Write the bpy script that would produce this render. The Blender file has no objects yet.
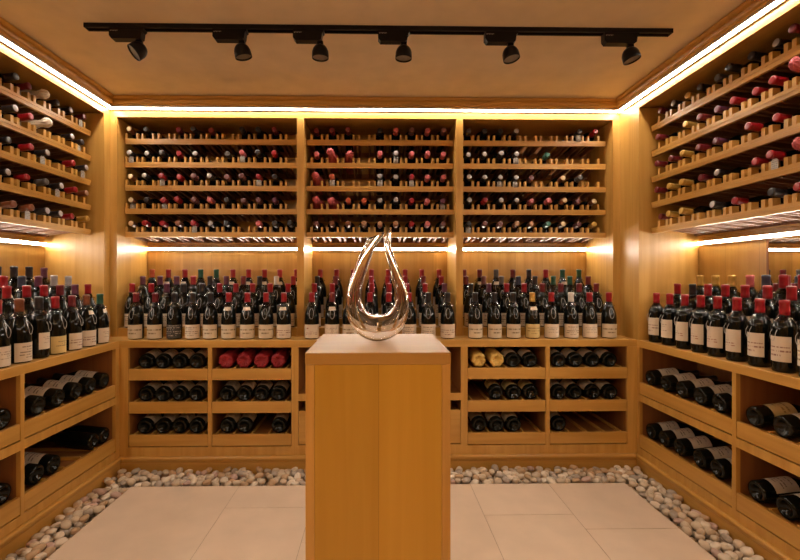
import bpy, bmesh, math, random
from mathutils import Vector, Matrix, Quaternion, noise
R = random.Random(11)
sc = bpy.context.scene
col = sc.collection
PI = math.pi

# ------------------------------------------------------------------ geometry of the room (metres)
EYE = 1.19
XL, XR, YU = -1.782, 1.641, 2.957        # planes of the upper cabinetry frame
CL, CR, YC = -1.604, 1.641, 2.76         # planes of the lower cabinets
WL, WR, WB, WF = -2.165, 2.025, 3.345, -1.60
ZC, CT, RAIL = 2.38, 0.793, 2.255        # ceiling, counter top, underside of the top rail
LEDC = (1.0, 0.87, 0.72)

# ------------------------------------------------------------------ materials
def new_mat(name):
    m = bpy.data.materials.new(name); m.use_nodes = True
    nt = m.node_tree
    return m, nt, nt.nodes['Principled BSDF']

def plain(name, rgb, rough=0.5, metal=0.0, bump=0.0, bscale=60, spec=0.5):
    m, nt, b = new_mat(name)
    b.inputs['Base Color'].default_value = (*rgb, 1)
    b.inputs['Roughness'].default_value = rough
    b.inputs['Metallic'].default_value = metal
    b.inputs['Specular IOR Level'].default_value = spec
    tc = nt.nodes.new('ShaderNodeTexCoord')
    n = nt.nodes.new('ShaderNodeTexNoise'); n.inputs['Scale'].default_value = bscale
    nt.links.new(tc.outputs['Object'], n.inputs['Vector'])
    if bump:
        bp = nt.nodes.new('ShaderNodeBump'); bp.inputs['Strength'].default_value = bump
        bp.inputs['Distance'].default_value = 0.002
        nt.links.new(n.outputs['Fac'], bp.inputs['Height']); nt.links.new(bp.outputs['Normal'], b.inputs['Normal'])
    mix = nt.nodes.new('ShaderNodeMix'); mix.data_type = 'RGBA'
    mix.inputs['A'].default_value = (rgb[0]*.86, rgb[1]*.86, rgb[2]*.86, 1)
    mix.inputs['B'].default_value = (min(1, rgb[0]*1.1), min(1, rgb[1]*1.1), min(1, rgb[2]*1.1), 1)
    nt.links.new(n.outputs['Fac'], mix.inputs['Factor']); nt.links.new(mix.outputs['Result'], b.inputs['Base Color'])
    return m

def wood(name, grain, plank=None, a=(0.46, 0.236, 0.045), c=(0.59, 0.330, 0.080), rough=0.36, pw=0.13):
    """grain: axis letter along which the figure runs; plank: axis across which boards change tone"""
    m, nt, b = new_mat(name)
    N, L = nt.nodes.new, nt.links.new
    tc = N('ShaderNodeTexCoord')
    mp = N('ShaderNodeMapping')
    s = {'X': (0.9, 16, 16), 'Y': (16, 0.9, 16), 'Z': (16, 16, 0.9)}[grain]
    mp.inputs['Scale'].default_value = s
    L(tc.outputs['Object'], mp.inputs['Vector'])
    n = N('ShaderNodeTexNoise'); n.inputs['Scale'].default_value = 1.6; n.inputs['Detail'].default_value = 5
    n.inputs['Distortion'].default_value = 0.5
    L(mp.outputs['Vector'], n.inputs['Vector'])
    r = N('ShaderNodeMix'); r.data_type = 'RGBA'
    r.inputs['A'].default_value = (*a, 1); r.inputs['B'].default_value = (*c, 1)
    mr = N('ShaderNodeMapRange'); mr.inputs['From Min'].default_value = 0.3; mr.inputs['From Max'].default_value = 0.7
    L(n.outputs['Fac'], mr.inputs['Value']); L(mr.outputs['Result'], r.inputs['Factor'])
    out = r.outputs['Result']
    if plank:
        sep = N('ShaderNodeSeparateXYZ'); L(tc.outputs['Object'], sep.inputs['Vector'])
        q = N('ShaderNodeMath'); q.operation = 'DIVIDE'; q.inputs[1].default_value = pw; L(sep.outputs[plank], q.inputs[0])
        f = N('ShaderNodeMath'); f.operation = 'FLOOR'; L(q.outputs[0], f.inputs[0])
        wn = N('ShaderNodeTexWhiteNoise'); wn.noise_dimensions = '1D'; L(f.outputs[0], wn.inputs['W'])
        m2 = N('ShaderNodeMapRange'); m2.inputs['To Min'].default_value = 0.86; m2.inputs['To Max'].default_value = 1.08
        L(wn.outputs['Value'], m2.inputs['Value'])
        fr = N('ShaderNodeMath'); fr.operation = 'FRACT'; L(q.outputs[0], fr.inputs[0])
        gt = N('ShaderNodeMath'); gt.operation = 'GREATER_THAN'; gt.inputs[1].default_value = 0.012; L(fr.outputs[0], gt.inputs[0])
        g2 = N('ShaderNodeMapRange'); g2.inputs['To Min'].default_value = 0.72; L(gt.outputs[0], g2.inputs['Value'])
        mu = N('ShaderNodeMath'); mu.operation = 'MULTIPLY'; L(m2.outputs['Result'], mu.inputs[0]); L(g2.outputs['Result'], mu.inputs[1])
        vm = N('ShaderNodeVectorMath'); vm.operation = 'SCALE'
        L(out, vm.inputs[0]); L(mu.outputs[0], vm.inputs['Scale']); out = vm.outputs[0]
    L(out, b.inputs['Base Color'])
    b.inputs['Roughness'].default_value = rough
    bp = N('ShaderNodeBump'); bp.inputs['Strength'].default_value = 0.12; bp.inputs['Distance'].default_value = 0.001
    L(n.outputs['Fac'], bp.inputs['Height']); L(bp.outputs['Normal'], b.inputs['Normal'])
    return m

WX, WY, WZ = wood('oak_grain_x', 'X'), wood('oak_grain_y', 'Y'), wood('oak_grain_z', 'Z')
WZPX = wood('oak_boards_x', 'Z', 'X', pw=0.21); WZPY = wood('oak_boards_y', 'Z', 'Y', pw=0.23)
WPED = wood('oak_pedestal', 'Z', 'X', a=(0.50, 0.262, 0.020), c=(0.56, 0.305, 0.030), pw=0.21, rough=0.38)
WPALE = wood('oak_pedestal_top', 'X', None, a=(0.37, 0.190, 0.035), c=(0.44, 0.238, 0.052), rough=0.42)
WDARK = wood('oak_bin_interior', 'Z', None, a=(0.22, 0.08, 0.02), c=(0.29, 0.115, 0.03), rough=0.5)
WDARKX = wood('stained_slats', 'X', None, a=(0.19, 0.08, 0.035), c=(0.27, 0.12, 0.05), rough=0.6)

def emit(name, rgb, s):
    m = bpy.data.materials.new(name); m.use_nodes = True
    nt = m.node_tree; nt.nodes.clear()
    e = nt.nodes.new('ShaderNodeEmission'); o = nt.nodes.new('ShaderNodeOutputMaterial')
    e.inputs['Color'].default_value = (*rgb, 1); e.inputs['Strength'].default_value = s
    nt.links.new(e.outputs[0], o.inputs['Surface'])
    return m
LED_TOP = emit('led_warm_top', LEDC, 17.0)
LED_LOW = emit('led_warm_low', LEDC, 23.0)
ALU = plain('aluminium_profile', (0.55, 0.52, 0.48), 0.35, 0.8)

def ceiling_mat():
    return plain('ceiling_plaster', (0.78, 0.65, 0.46), 0.85, bump=0.05, bscale=8, spec=0.2)

def tile_mat():
    m, nt, b = new_mat('limestone_tiles')
    N, L = nt.nodes.new, nt.links.new
    tc = N('ShaderNodeTexCoord'); gi = N('ShaderNodeNewGeometry')
    br = N('ShaderNodeMix'); br.data_type = 'RGBA'
    br.inputs['A'].default_value = (0.66, 0.52, 0.39, 1); br.inputs['B'].default_value = (0.70, 0.56, 0.43, 1)
    L(gi.outputs['Random Per Island'], br.inputs['Factor'])
    n = N('ShaderNodeTexNoise'); n.inputs['Scale'].default_value = 7; n.inputs['Detail'].default_value = 8
    L(tc.outputs['Object'], n.inputs['Vector'])
    mr = N('ShaderNodeMapRange'); mr.inputs['To Min'].default_value = 0.86; mr.inputs['To Max'].default_value = 1.12
    L(n.outputs['Fac'], mr.inputs['Value'])
    vm = N('ShaderNodeVectorMath'); vm.operation = 'SCALE'
    L(br.outputs['Result'], vm.inputs[0]); L(mr.outputs['Result'], vm.inputs['Scale']); L(vm.outputs[0], b.inputs['Base Color'])
    b.inputs['Roughness'].default_value = 0.42
    return m

GLASS_DARK, _nt, _b = new_mat('dark_bottle_glass')
_b.inputs['Base Color'].default_value = (0.004, 0.005, 0.004, 1); _b.inputs['Roughness'].default_value = 0.07
_b.inputs['IOR'].default_value = 1.36
CLEAR, _nt, _b = new_mat('clear_crystal')
_b.inputs['Base Color'].default_value = (1, 0.985, 0.97, 1); _b.inputs['Roughness'].default_value = 0.0
_b.inputs['Transmission Weight'].default_value = 1.0; _b.inputs['IOR'].default_value = 1.52
TAGM, _nt, _b = new_mat('clear_plastic_collar')
_b.inputs['Base Color'].default_value = (0.93, 0.90, 0.87, 1); _b.inputs['Roughness'].default_value = 0.05
_b.inputs['Transmission Weight'].default_value = 1.0; _b.inputs['IOR'].default_value = 1.22
RINGM = plain('tag_cord', (0.42, 0.38, 0.35), 0.3)
MIRROR, _nt, _b = new_mat('mirror_glass')
_b.inputs['Base Color'].default_value = (0.86, 0.84, 0.80, 1); _b.inputs['Metallic'].default_value = 1; _b.inputs['Roughness'].default_value = 0.01
BLACK = plain('black_metal', (0.006, 0.005, 0.005), 0.30, spec=0.2)
LENS = plain('lamp_lens', (0.26, 0.23, 0.20), 0.15)
MARK = plain('pale_print', (0.35, 0.30, 0.25), 0.5)

CAPRGB = dict(red=(0.26, 0.006, 0.011), darkred=(0.13, 0.010, 0.014), silver=(0.36, 0.33, 0.33), cream=(0.56, 0.42, 0.24),
    pink=(0.46, 0.10, 0.11), dark=(0.016, 0.012, 0.014), dusky=(0.15, 0.055, 0.055), gold=(0.50, 0.29, 0.06), tan=(0.38, 0.20, 0.11),
    teal=(0.05, 0.16, 0.13), orange=(0.42, 0.075, 0.03), purple=(0.10, 0.025, 0.05), white=(0.66, 0.62, 0.58), brown=(0.16, 0.05, 0.02),
    green=(0.012, 0.07, 0.04), blue=(0.03, 0.035, 0.06), yellow=(0.60, 0.40, 0.05), grey=(0.09, 0.08, 0.08))
CAPM = {k: plain('foil_' + k, v, 0.30, 0.25 if k in ('silver', 'gold') else 0.0, bump=0.2, bscale=120) for k, v in CAPRGB.items()}
WRAPM = {k: plain('tissue_' + k, v, 0.6, bump=0.5, bscale=90) for k, v in
         dict(pink=(0.50, 0.09, 0.10), white=(0.72, 0.62, 0.50), red=(0.30, 0.012, 0.02), yellow=(0.74, 0.50, 0.13)).items()}

def label_mat(name, paper, ink, rows, lo, hi, half, thr=0.46, logo=None):
    """paper label with illegible lines of print (the photograph shows only marks)"""
    m, nt, b = new_mat(name)
    N, L = nt.nodes.new, nt.links.new
    uv = N('ShaderNodeUVMap'); uv.uv_map = 'UVMap'
    s = N('ShaderNodeSeparateXYZ'); L(uv.outputs[0], s.inputs[0])
    def M(op, x, y=None):
        n = N('ShaderNodeMath'); n.operation = op
        for i, v in enumerate((x, y)):
            if v is None: continue
            if isinstance(v, (int, float)): n.inputs[i].default_value = v
            else: L(v, n.inputs[i])
        return n.outputs[0]
    U, V = s.outputs['X'], s.outputs['Y']
    row = M('MULTIPLY', V, rows); fl = M('FLOOR', row); fr = M('FRACT', row)
    band = M('MULTIPLY', M('GREATER_THAN', fr, 0.3), M('LESS_THAN', fr, 0.72))
    cb = N('ShaderNodeCombineXYZ'); L(M('MULTIPLY', U, 26), cb.inputs['X']); L(M('MULTIPLY', fl, 7.3), cb.inputs['Y'])
    nz = N('ShaderNodeTexNoise'); nz.inputs['Scale'].default_value = 1.0; L(cb.outputs[0], nz.inputs['Vector'])
    wd = N('ShaderNodeTexWhiteNoise'); wd.noise_dimensions = '1D'; L(fl, wd.inputs['W'])
    width = M('MULTIPLY', M('ADD', wd.outputs['Value'], 0.45), half)
    inside = M('LESS_THAN', M('ABSOLUTE', M('SUBTRACT', U, 0.5)), width)
    rng = M('MULTIPLY', M('GREATER_THAN', V, lo), M('LESS_THAN', V, hi))
    mask = M('MULTIPLY', M('MULTIPLY', band, M('GREATER_THAN', nz.outputs['Fac'], thr)), M('MULTIPLY', inside, rng))
    if logo:
        du = M('SUBTRACT', U, logo[0]); dv = M('SUBTRACT', V, logo[1])
        d = M('ADD', M('MULTIPLY', du, du), M('MULTIPLY', dv, dv))
        mask = M('MAXIMUM', mask, M('LESS_THAN', d, logo[2] ** 2))
    mx = N('ShaderNodeMix'); mx.data_type = 'RGBA'
    mx.inputs['A'].default_value = (*paper, 1); mx.inputs['B'].default_value = (*ink, 1)
    L(M('MULTIPLY', mask, 0.75), mx.inputs['Factor']); L(mx.outputs['Result'], b.inputs['Base Color'])
    b.inputs['Roughness'].default_value = 0.6
    return m
PAPER = (0.60, 0.50, 0.38)
LAB = dict(
    cream=label_mat('label_cream', PAPER, (0.10, 0.06, 0.04), 7, 0.2, 0.85, 0.28),
    plain=label_mat('label_plain', (0.64, 0.54, 0.42), (0.22, 0.14, 0.10), 9, 0.35, 0.75, 0.22, 0.5),
    band=label_mat('label_band', (0.60, 0.50, 0.36), (0.12, 0.07, 0.02), 4, 0.3, 0.8, 0.34, 0.42),
    gold=label_mat('label_gold', (0.60, 0.46, 0.20), (0.22, 0.12, 0.02), 5, 0.3, 0.8, 0.3),
    yellow=label_mat('label_yellow', (0.66, 0.50, 0.20), (0.10, 0.06, 0.04), 8, 0.4, 0.7, 0.26, 0.48),
    crest=label_mat('label_crest', (0.62, 0.52, 0.40), (0.26, 0.05, 0.04), 9, 0.2, 0.55, 0.24, 0.48, logo=(0.3, 0.72, 0.06)),
    script=label_mat('label_script', (0.64, 0.54, 0.42), (0.16, 0.03, 0.03), 6, 0.15, 0.6, 0.36, 0.47),
    dark=label_mat('label_dark', (0.03, 0.03, 0.03), (0.5, 0.45, 0.4), 7, 0.1, 0.95, 0.4, 0.5),
    tagpat=label_mat('tag_pattern', (0.42, 0.40, 0.38), (0.02, 0.02, 0.02), 5, 0.05, 0.95, 0.6, 0.5))

# ------------------------------------------------------------------ mesh helpers
class MB:
    def __init__(s): s.v, s.f = [], []
    def box(s, x0, x1, y0, y1, z0, z1):
        x0, x1 = min(x0, x1), max(x0, x1); y0, y1 = min(y0, y1), max(y0, y1); z0, z1 = min(z0, z1), max(z0, z1)
        b = len(s.v)
        s.v += [(x0,y0,z0),(x1,y0,z0),(x1,y1,z0),(x0,y1,z0),(x0,y0,z1),(x1,y0,z1),(x1,y1,z1),(x0,y1,z1)]
        s.f += [tuple(b+i for i in q) for q in ((0,3,2,1),(4,5,6,7),(0,1,5,4),(1,2,6,5),(2,3,7,6),(3,0,4,7))]
        return s
    def lathe(s, prof, n=20, M=None, cap=True):
        b = len(s.v)
        for (r, z) in prof:
            for i in range(n):
                a = 2*PI*i/n
                p = Vector((r*math.cos(a), r*math.sin(a), z))
                s.v.append(tuple(M @ p) if M else tuple(p))
        for j in range(len(prof)-1):
            for i in range(n):
                k = (i+1) % n
                s.f.append((b+j*n+i, b+j*n+k, b+(j+1)*n+k, b+(j+1)*n+i))
        if cap:
            s.f.append(tuple(b+i for i in reversed(range(n))))
            s.f.append(tuple(b+(len(prof)-1)*n+i for i in range(n)))
        return s
    def tube(s, pts, rad, n=8, closed=False):
        b = len(s.v); P = [Vector(p) for p in pts]; m = len(P)
        ref = Vector((0, 1, 0.01))
        for j in range(m):
            t = (P[(j+1) % m]-P[j-1]) if closed else (P[min(j+1, m-1)]-P[max(j-1, 0)])
            t.normalize(); u = t.cross(ref); u.normalize(); w = u.cross(t)
            for i in range(n):
                a = 2*PI*i/n
                s.v.append(tuple(P[j] + (u*math.cos(a)+w*math.sin(a))*rad))
        for j in range(m if closed else m-1):
            jj = (j+1) % m
            for i in range(n):
                k = (i+1) % n
                s.f.append((b+j*n+i, b+j*n+k, b+jj*n+k, b+jj*n+i))
        return s
    def mesh(s, name, mat, smooth=False, off=None, fixn=True):
        me = bpy.data.meshes.new(name)
        vs = s.v if off is None else [(x-off[0], y-off[1], z-off[2]) for x, y, z in s.v]
        me.from_pydata(vs, [], s.f); me.validate(); me.update()
        if fixn:
            bm = bmesh.new(); bm.from_mesh(me); bmesh.ops.recalc_face_normals(bm, faces=bm.faces); bm.to_mesh(me); bm.free()
        if smooth:
            for p in me.polygons: p.use_smooth = True
        me.materials.append(mat)
        return me

def obj(name, me, parent=None, loc=None):
    o = bpy.data.objects.new(name, me); col.objects.link(o)
    if parent is not None: o.parent = parent
    if loc is not None: o.location = loc
    return o
def tag(o, label=None, cat=None, group=None, kind=None):
    if label: o['label'] = label
    if cat: o['category'] = cat
    if group: o['group'] = group
    if kind: o['kind'] = kind
    return o
def empty(name, loc, label, cat, group=None, rz=0):
    o = bpy.data.objects.new(name, None); col.objects.link(o); o.location = loc; o.rotation_euler = (0, 0, rz)
    o.empty_display_size = 0.05
    return tag(o, label, cat, group)
def wpos(o):
    p = Vector((0, 0, 0))
    while o is not None: p += Vector(o.location); o = o.parent
    return p
def part(name, mb, mat, parent, smooth=False, bevel=0):
    """mesh given in world metres, parented to an unrotated thing"""
    o = obj(name, mb.mesh(name, mat, smooth, off=wpos(parent)), parent)
    if bevel:
        b = o.modifiers.new('bevel', 'BEVEL'); b.width = bevel; b.segments = 2; b.limit_method = 'ANGLE'
    return o
def struct(name, mb, mat, smooth=False, label=None):
    o = obj(name, mb.mesh(name, mat, smooth)); tag(o, label, None, None, 'structure'); return o
def box(*a): return MB().box(*a)
def autosmooth(o, ang=35):
    me = o.data
    me.shade_smooth() if hasattr(me, 'shade_smooth') else None
    me.set_sharp_from_angle(angle=math.radians(ang))
ORD = ['first','second','third','fourth','fifth','sixth','seventh','eighth','ninth','tenth','eleventh','twelfth']

# ------------------------------------------------------------------ the setting
FX = [-1.40, -.79, -.345, .09, .53, .98, 1.425]
FJ = [1.52, 2.28, 1.98, 1.70, 2.19, 2.06]
mb = MB()
for i in range(6):
    ys = [2.52, FJ[i]]
    while ys[-1]-.9 > WF: ys.append(ys[-1]-.9)
    ys.append(WF)
    for y1, y0 in zip(ys, ys[1:]):
        mb.box(FX[i]+(.0013 if i else 0), FX[i+1]-(.0013 if i < 5 else 0), y0+.0013, y1-(.0013 if y1 < 2.5 else 0), -.03, 0)
struct('floor', mb, tile_mat())
struct('floor', box(-1.399, 1.424, WF, 2.519, -0.05, -0.0015), plain('tile_grout', (0.38, 0.28, 0.19), .8))
mb = MB().box(WL-.1, WR+.1, WF-.1, WB+.1, -0.12, -0.05)
struct('floor', mb, plain('pebble_bed_screed', (0.20, 0.15, 0.10), 0.9, bump=0.5))
struct('ceiling', box(WL-.1, WR+.1, WF-.1, WB+.1, ZC, ZC+.06), ceiling_mat())
struct('wall_back', box(WL-.1, WR+.1, WB, WB+.06, -.05, ZC), WZPX)
struct('wall_left', box(WL-.06, WL, WF, WB, -.05, ZC), WZPY)
struct('wall_right', box(WR, WR+.06, WF, WB, -.05, ZC), WZPY)
struct('wall_front', box(WL-.1, WR+.1, WF-.06, WF, -.05, ZC), WZPX)

# crown moulding: one mitred loop round the room
def loop(prof, name, mat):
    """prof: (inset from the upper frame plane, z)"""
    mb = MB(); n = len(prof)
    cs = [(XL, WF, 1, 1), (XR, WF, -1, 1), (XR, YU, -1, -1), (XL, YU, 1, -1)]
    for cx, cy, sx, sy in cs:
        for d, z in prof: mb.v.append((cx+sx*d, cy+sy*d, z))
    for k in range(4):
        kk = (k+1) % 4
        for i in range(n):
            j = (i+1) % n
            mb.f.append((k*n+i, k*n+j, kk*n+j, kk*n+i))
    return mb
cr = loop([(-.02, 2.318), (.038, 2.318), (.038, 2.326), (.046, 2.333), (.050, 2.344), (.050, 2.350), (.043, 2.352), (.043, 2.358), (.054, 2.364), (.062, 2.372), (.062, 2.3755), (.050, 2.3765), (.050, 2.380), (-.02, 2.380)], 'crown', WX)
me = cr.mesh('trim_1', WX); o = obj('trim_1', me); tag(o, kind='structure')
# top fascia boards over every run of racks
struct('trim_2', box(XL, XR, YU, YU+.02, RAIL, ZC), WX)
struct('trim_3', box(XL-.02, XL, WF, YU+.02, RAIL, ZC), WY)
struct('trim_4', box(XR, XR+.02, WF, YU+.02, RAIL, ZC), WY)
struct('trim_5', box(XL, XR, WF, WF+.02, RAIL, ZC), WX)
# soffit boards above the top rack row
struct('trim_6', box(XL, XR, YU+.02, WB, RAIL+.012, RAIL+.03), WX)
struct('trim_7', box(WL, XL-.02, WF, YU, RAIL+.012, RAIL+.03), WY)
struct('trim_8', box(XR+.02, WR, WF, YU, RAIL+.012, RAIL+.03), WY)

# LED strips under the crown
def led(name_label, a, b, mat, prof, parts=True, up=False):
    cx, cy, cz = [(a[i]+b[i])/2 for i in range(3)]
    t = empty('led_strip', (cx, cy, a[2]), name_label, 'light strip')
    part('diffuser', box(a[0], b[0], a[1], b[1], a[2], b[2]), mat, t)
    pm_ = MB().box(*prof)
    x0, x1, y0, y1, za, zb = prof
    if x1-x0 > y1-y0: pm_.box(x0, x1, y1-.0165, y1, a[2]-.003, a[2]-.0005).box(x0, x1, y1-.005, y1, a[2]-.0005, za)
    elif x0 < 0: pm_.box(x0, x0+.0165, y0, y1, a[2]-.003, a[2]-.0005).box(x0, x0+.005, y0, y1, a[2]-.0005, za)
    else: pm_.box(x1-.0165, x1, y0, y1, a[2]-.003, a[2]-.0005).box(x1-.005, x1, y0, y1, a[2]-.0005, za)
    part('profile', pm_, ALU, t)
    return t
def top_led(label, F, sg, u0, u1, pl):
    """strip tucked under the crown: a slanted diffuser facing down into the room, closed above by its profile"""
    o0 = F((u0+u1)/2, pl)
    t = empty('led_strip', (o0[0], o0[1], 2.300), label, 'light strip')
    def prism(prof):
        mb = MB(); n = len(prof)
        for u in (u0, u1):
            for d, z in prof:
                q = F(u, pl+d*sg); mb.v.append((q[0], q[1], z))
        for i in range(n): mb.f.append((i, (i+1) % n, n+(i+1) % n, n+i))
        mb.f.append(tuple(range(n))); mb.f.append(tuple(range(2*n-1, n-1, -1)))
        return mb
    part('diffuser', prism([(.0135, 2.302), (.033, 2.3075), (.033, 2.309), (.0135, 2.3035)]), LED_TOP, t)
    part('profile', prism([(.0005, 2.2985), (.0130, 2.2995), (.0130, 2.3038), (.0332, 2.3093), (.0332, 2.3065), (.036, 2.3073), (.036, 2.3178), (.0005, 2.3178)]), ALU, t)
fb_ = lambda u, d: (u, d); fs_ = lambda u, d: (d, u)
top_led('bright light strip under the ceiling moulding along the back wall', fb_, -1, XL+.004, XR-.004, YU)
top_led('bright light strip under the ceiling moulding along the left wall', fs_, 1, WF+.03, YU-.037, XL)
top_led('bright light strip under the ceiling moulding along the right wall', fs_, -1, WF+.03, YU-.037, XR)
top_led('light strip under the ceiling moulding behind the viewer', fb_, 1, XL+.04, XR-.04, WF+.02)

# corner pillars and dividers (full height, standing on the counter)
def pillar(label, boxes):
    mb = MB()
    for b in boxes: mb.box(*b)
    xs = [v[0] for v in mb.v]; ys = [v[1] for v in mb.v]
    t = empty('corner_pillar', ((min(xs)+max(xs))/2, (min(ys)+max(ys))/2, CT), label, 'pillar')
    part('post', mb, WZPY, t); return t
pillar('oak corner pillar between left wall rack and back wall rack', [(WL+.003, XL, 2.894, WB-.003, CT, RAIL), (XL, -1.736, YU, WB-.003, CT, RAIL)])
pillar('wide oak corner pillar between back wall rack and right wall rack', [(XR, WR-.003, 2.74, WB-.003, CT, RAIL), (1.594, XR, YU, WB-.003, CT, RAIL)])
for (x0, x1, w) in ((-0.543, -0.496, 'left of the middle rack on the back wall'), (0.526, 0.573, 'right of the middle rack on the back wall')):
    t = empty('divider_panel', ((x0+x1)/2, YU, CT), 'upright oak divider panel ' + w, 'panel', None)
    part('panel_board', box(x0, x1, YU+.02, WB-.003, CT, RAIL), WZ, t)
    part('stile', box(x0, x1, YU, YU+.02, CT, RAIL), WZ, t, bevel=.0015)

# ------------------------------------------------------------------ racks
PITCH = 0.1093
ROWZ = [2.104-0.160*k for k in range(5)]       # underside of the front lip of each shelf
LIPH = 0.043
def comb(F, out, a, b, flat):
    """extrude a comb outline; flat: outline is (u, d) between heights a and b, else (u, z) between depths a and b"""
    mb = MB(); n = len(out)
    for w in (a, b):
        for p in out:
            if flat: q = F(p[0], p[1]); mb.v.append((q[0], q[1], w))
            else: q = F(p[0], w); mb.v.append((q[0], q[1], p[1]))
    for i in range(n): mb.f.append((i, (i+1) % n, n+(i+1) % n, n+i))
    # caps: quads for the spine and each tooth
    for o, rev in ((0, False), (n, True)):
        spine = [0, 1] + [k for k in range(2, n-2) if (k-2) % 4 in (0, 3)] + [n-2, n-1]
        fs = [spine] + [[k, k+1, k+2, k+3] for k in range(2, n-2, 4)]
        for f in fs:
            f = [o+i for i in f]; mb.f.append(tuple(reversed(f)) if rev else tuple(f))
    return mb
DROP = .036
def rack(label, frame, u0, u1, slots, lip, back, rows=5):
    """frame maps (u along the wall, d out of the wall plane) to world; lip/back are the d coordinates"""
    F = frame
    o0 = F((u0+u1)/2, lip)
    t = empty('wine_rack', (o0[0], o0[1], ROWZ[-1]), label, 'wine rack', 'oak wall racks for lying bottles')
    def bx(mb, ua, ub, da, db, za, zb):
        a = F(ua, da); b = F(ub, db); mb.box(a[0], b[0], a[1], b[1], za, zb)
    gx = WX if abs(F(1, 0)[0]-F(0, 0)[0]) > .5 else WY
    gs = WY if gx is WX else WX
    for z in ROWZ[:rows]:
        mb = MB(); bx(mb, u0, u1, lip, lip+.018*SG[F], z, z+LIPH-.009)
        bx(mb, u0, u1, back-.012*SG[F], back, z-DROP+.010, z-DROP+LIPH)
        sh = part('shelf', mb, gx, t)
        pegs = sorted(s+q for s in slots for q in (-.036, .036))
        # notched rail: one board whose top edge is cut into pegs
        hw = .0065 if F is FB else .0095
        zt = z+LIPH-.008
        out = [(u0, z+LIPH-.024), (u0, zt)]
        for p in pegs: out += [(p-hw, zt), (p-hw, z+LIPH+.028), (p+hw, z+LIPH+.028), (p+hw, zt)]
        out += [(u1, zt), (u1, z+LIPH-.024)]
        pg = comb(F, out, lip-.003*SG[F], lip+.032*SG[F], False)
        # slats running to the back, joined by the rear batten
        dA, dB, dC = lip+.02*SG[F], back-.03*SG[F], back-.013*SG[F]
        out = [(u0, dC), (u0, dB)]
        for p in pegs: out += [(p-.008, dB), (p-.008, dA), (p+.008, dA), (p+.008, dB)]
        out += [(u1, dB), (u1, dC)]
        sl = comb(F, out, z+.018, z+LIPH+.008, True)
        ax = 1 if F is FB else 0
        sl.v = [(v[0], v[1], v[2]-DROP*(v[ax]-lip)/(back-lip)) for v in sl.v]
        part('notched_rail', pg, gx, sh)
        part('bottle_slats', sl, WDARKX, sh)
    return t
FB = lambda u, d: (u, d)          # back wall : u = x, d = y
FS = lambda u, d: (d, u)          # side walls: u = y, d = x
FSR = lambda u, d: (d, u)
SG = {FB: 1, FS: -1, FSR: 1}
B1 = [-1.689+.109*i for i in range(11)]
B2 = [-0.424+.1093*i for i in range(9)]
B3 = [0.625+.1098*i for i in range(9)]
rack('left oak wine rack on the back wall', FB, -1.735, -.544, B1, 3.05, WB-.002)
rack('middle oak wine rack on the back wall above the decanter', FB, -.495, .525, B2, 3.05, WB-.002)
rack('right oak wine rack on the back wall', FB, .574, 1.593, B3, 3.05, WB-.002)
YEND = 0.72
SLL = [2.792-.1105*i for i in range(19)]
SLR = [2.628-.1095*i for i in range(17)]
rack('long oak wine rack on the left wall', FS, YEND, 2.893, SLL, -1.868, WL+.002)
rack('long oak wine rack on the right wall', FSR, YEND, 2.739, SLR, 1.722, WR-.002)
for sx, xa, xb in (('left', WL+.003, XL), ('right', XR, WR-.003)):
    t = empty('divider_panel', ((xa+xb)/2, YEND-.02, CT), 'upright oak panel closing the near end of the %s wall rack' % sx, 'panel')
    part('panel_board', box(xa, xb, YEND-.042, YEND-.001, CT, RAIL), WZPY, t)

# LED strips below the racks
zl = 1.392
for lab, x0, x1 in (('left', -1.730, -.549), ('middle', -.490, .520), ('right', .579, 1.588)):
    led('light strip under the %s rack on the back wall' % lab, (x0, WB-.020, zl), (x1, WB-.006, zl+.016), LED_LOW, (x0, x1, WB-.030, WB, zl+.016, zl+.0195))
led('light strip under the left wall rack', (WL+.006, YEND+.05, zl), (WL+.020, 2.885, zl+.016), LED_LOW, (WL, WL+.030, YEND+.05, 2.885, zl+.016, zl+.0195))
led('light strip under the right wall rack', (WR-.020, YEND+.05, zl), (WR-.006, 2.730, zl+.016), LED_LOW, (WR-.030, WR, YEND+.05, 2.730, zl+.016, zl+.0195))

# mirror behind the nearer half of the right display
t = empty('mirror_panel', (WR-.004, 1.5, CT), 'mirror panel behind the bottles on the right wall counter', 'mirror')
part('mirror_glass', box(WR-.005, WR-.001, YEND, 2.24, CT+.155, zl-.004), MIRROR, t)
part('edge_strip', box(WR-.007, WR-.001, 2.2405, 2.252, CT+.155, zl-.004), WDARK, t)

# ------------------------------------------------------------------ counters, steps
def thing_mesh(name, mb, mat, label, cat, group=None, bevel=0, smooth=False):
    xs = [v[0] for v in mb.v]; ys = [v[1] for v in mb.v]; zs = [v[2] for v in mb.v]
    p = ((min(xs)+max(xs))/2, (min(ys)+max(ys))/2, min(zs))
    o = obj(name, mb.mesh(name, mat, smooth, off=p), None, p); tag(o, label, cat, group)
    if bevel:
        b = o.modifiers.new('bevel', 'BEVEL'); b.width = bevel; b.segments = 2; b.limit_method = 'ANGLE'
    return o
CB = 0.750
thing_mesh('countertop', box(WL+.002, WR-.002, YC, WB-.002, CB, CT), WX, 'oak counter along the back wall holding rows of standing bottles', 'counter', bevel=.002)
thing_mesh('countertop', box(WL+.002, CL, YEND-.04, YC-.0005, CB, CT), WY, 'oak counter along the left wall holding rows of standing bottles', 'counter', bevel=.002)
thing_mesh('countertop', box(CR-.001, WR-.002, YEND-.04, YC-.0005, CB, CT), WY, 'oak counter along the right wall holding rows of standing bottles', 'counter', bevel=.002)
STEPB = [(2.963, .85), (3.075, .90), (3.187, .95)]
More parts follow.
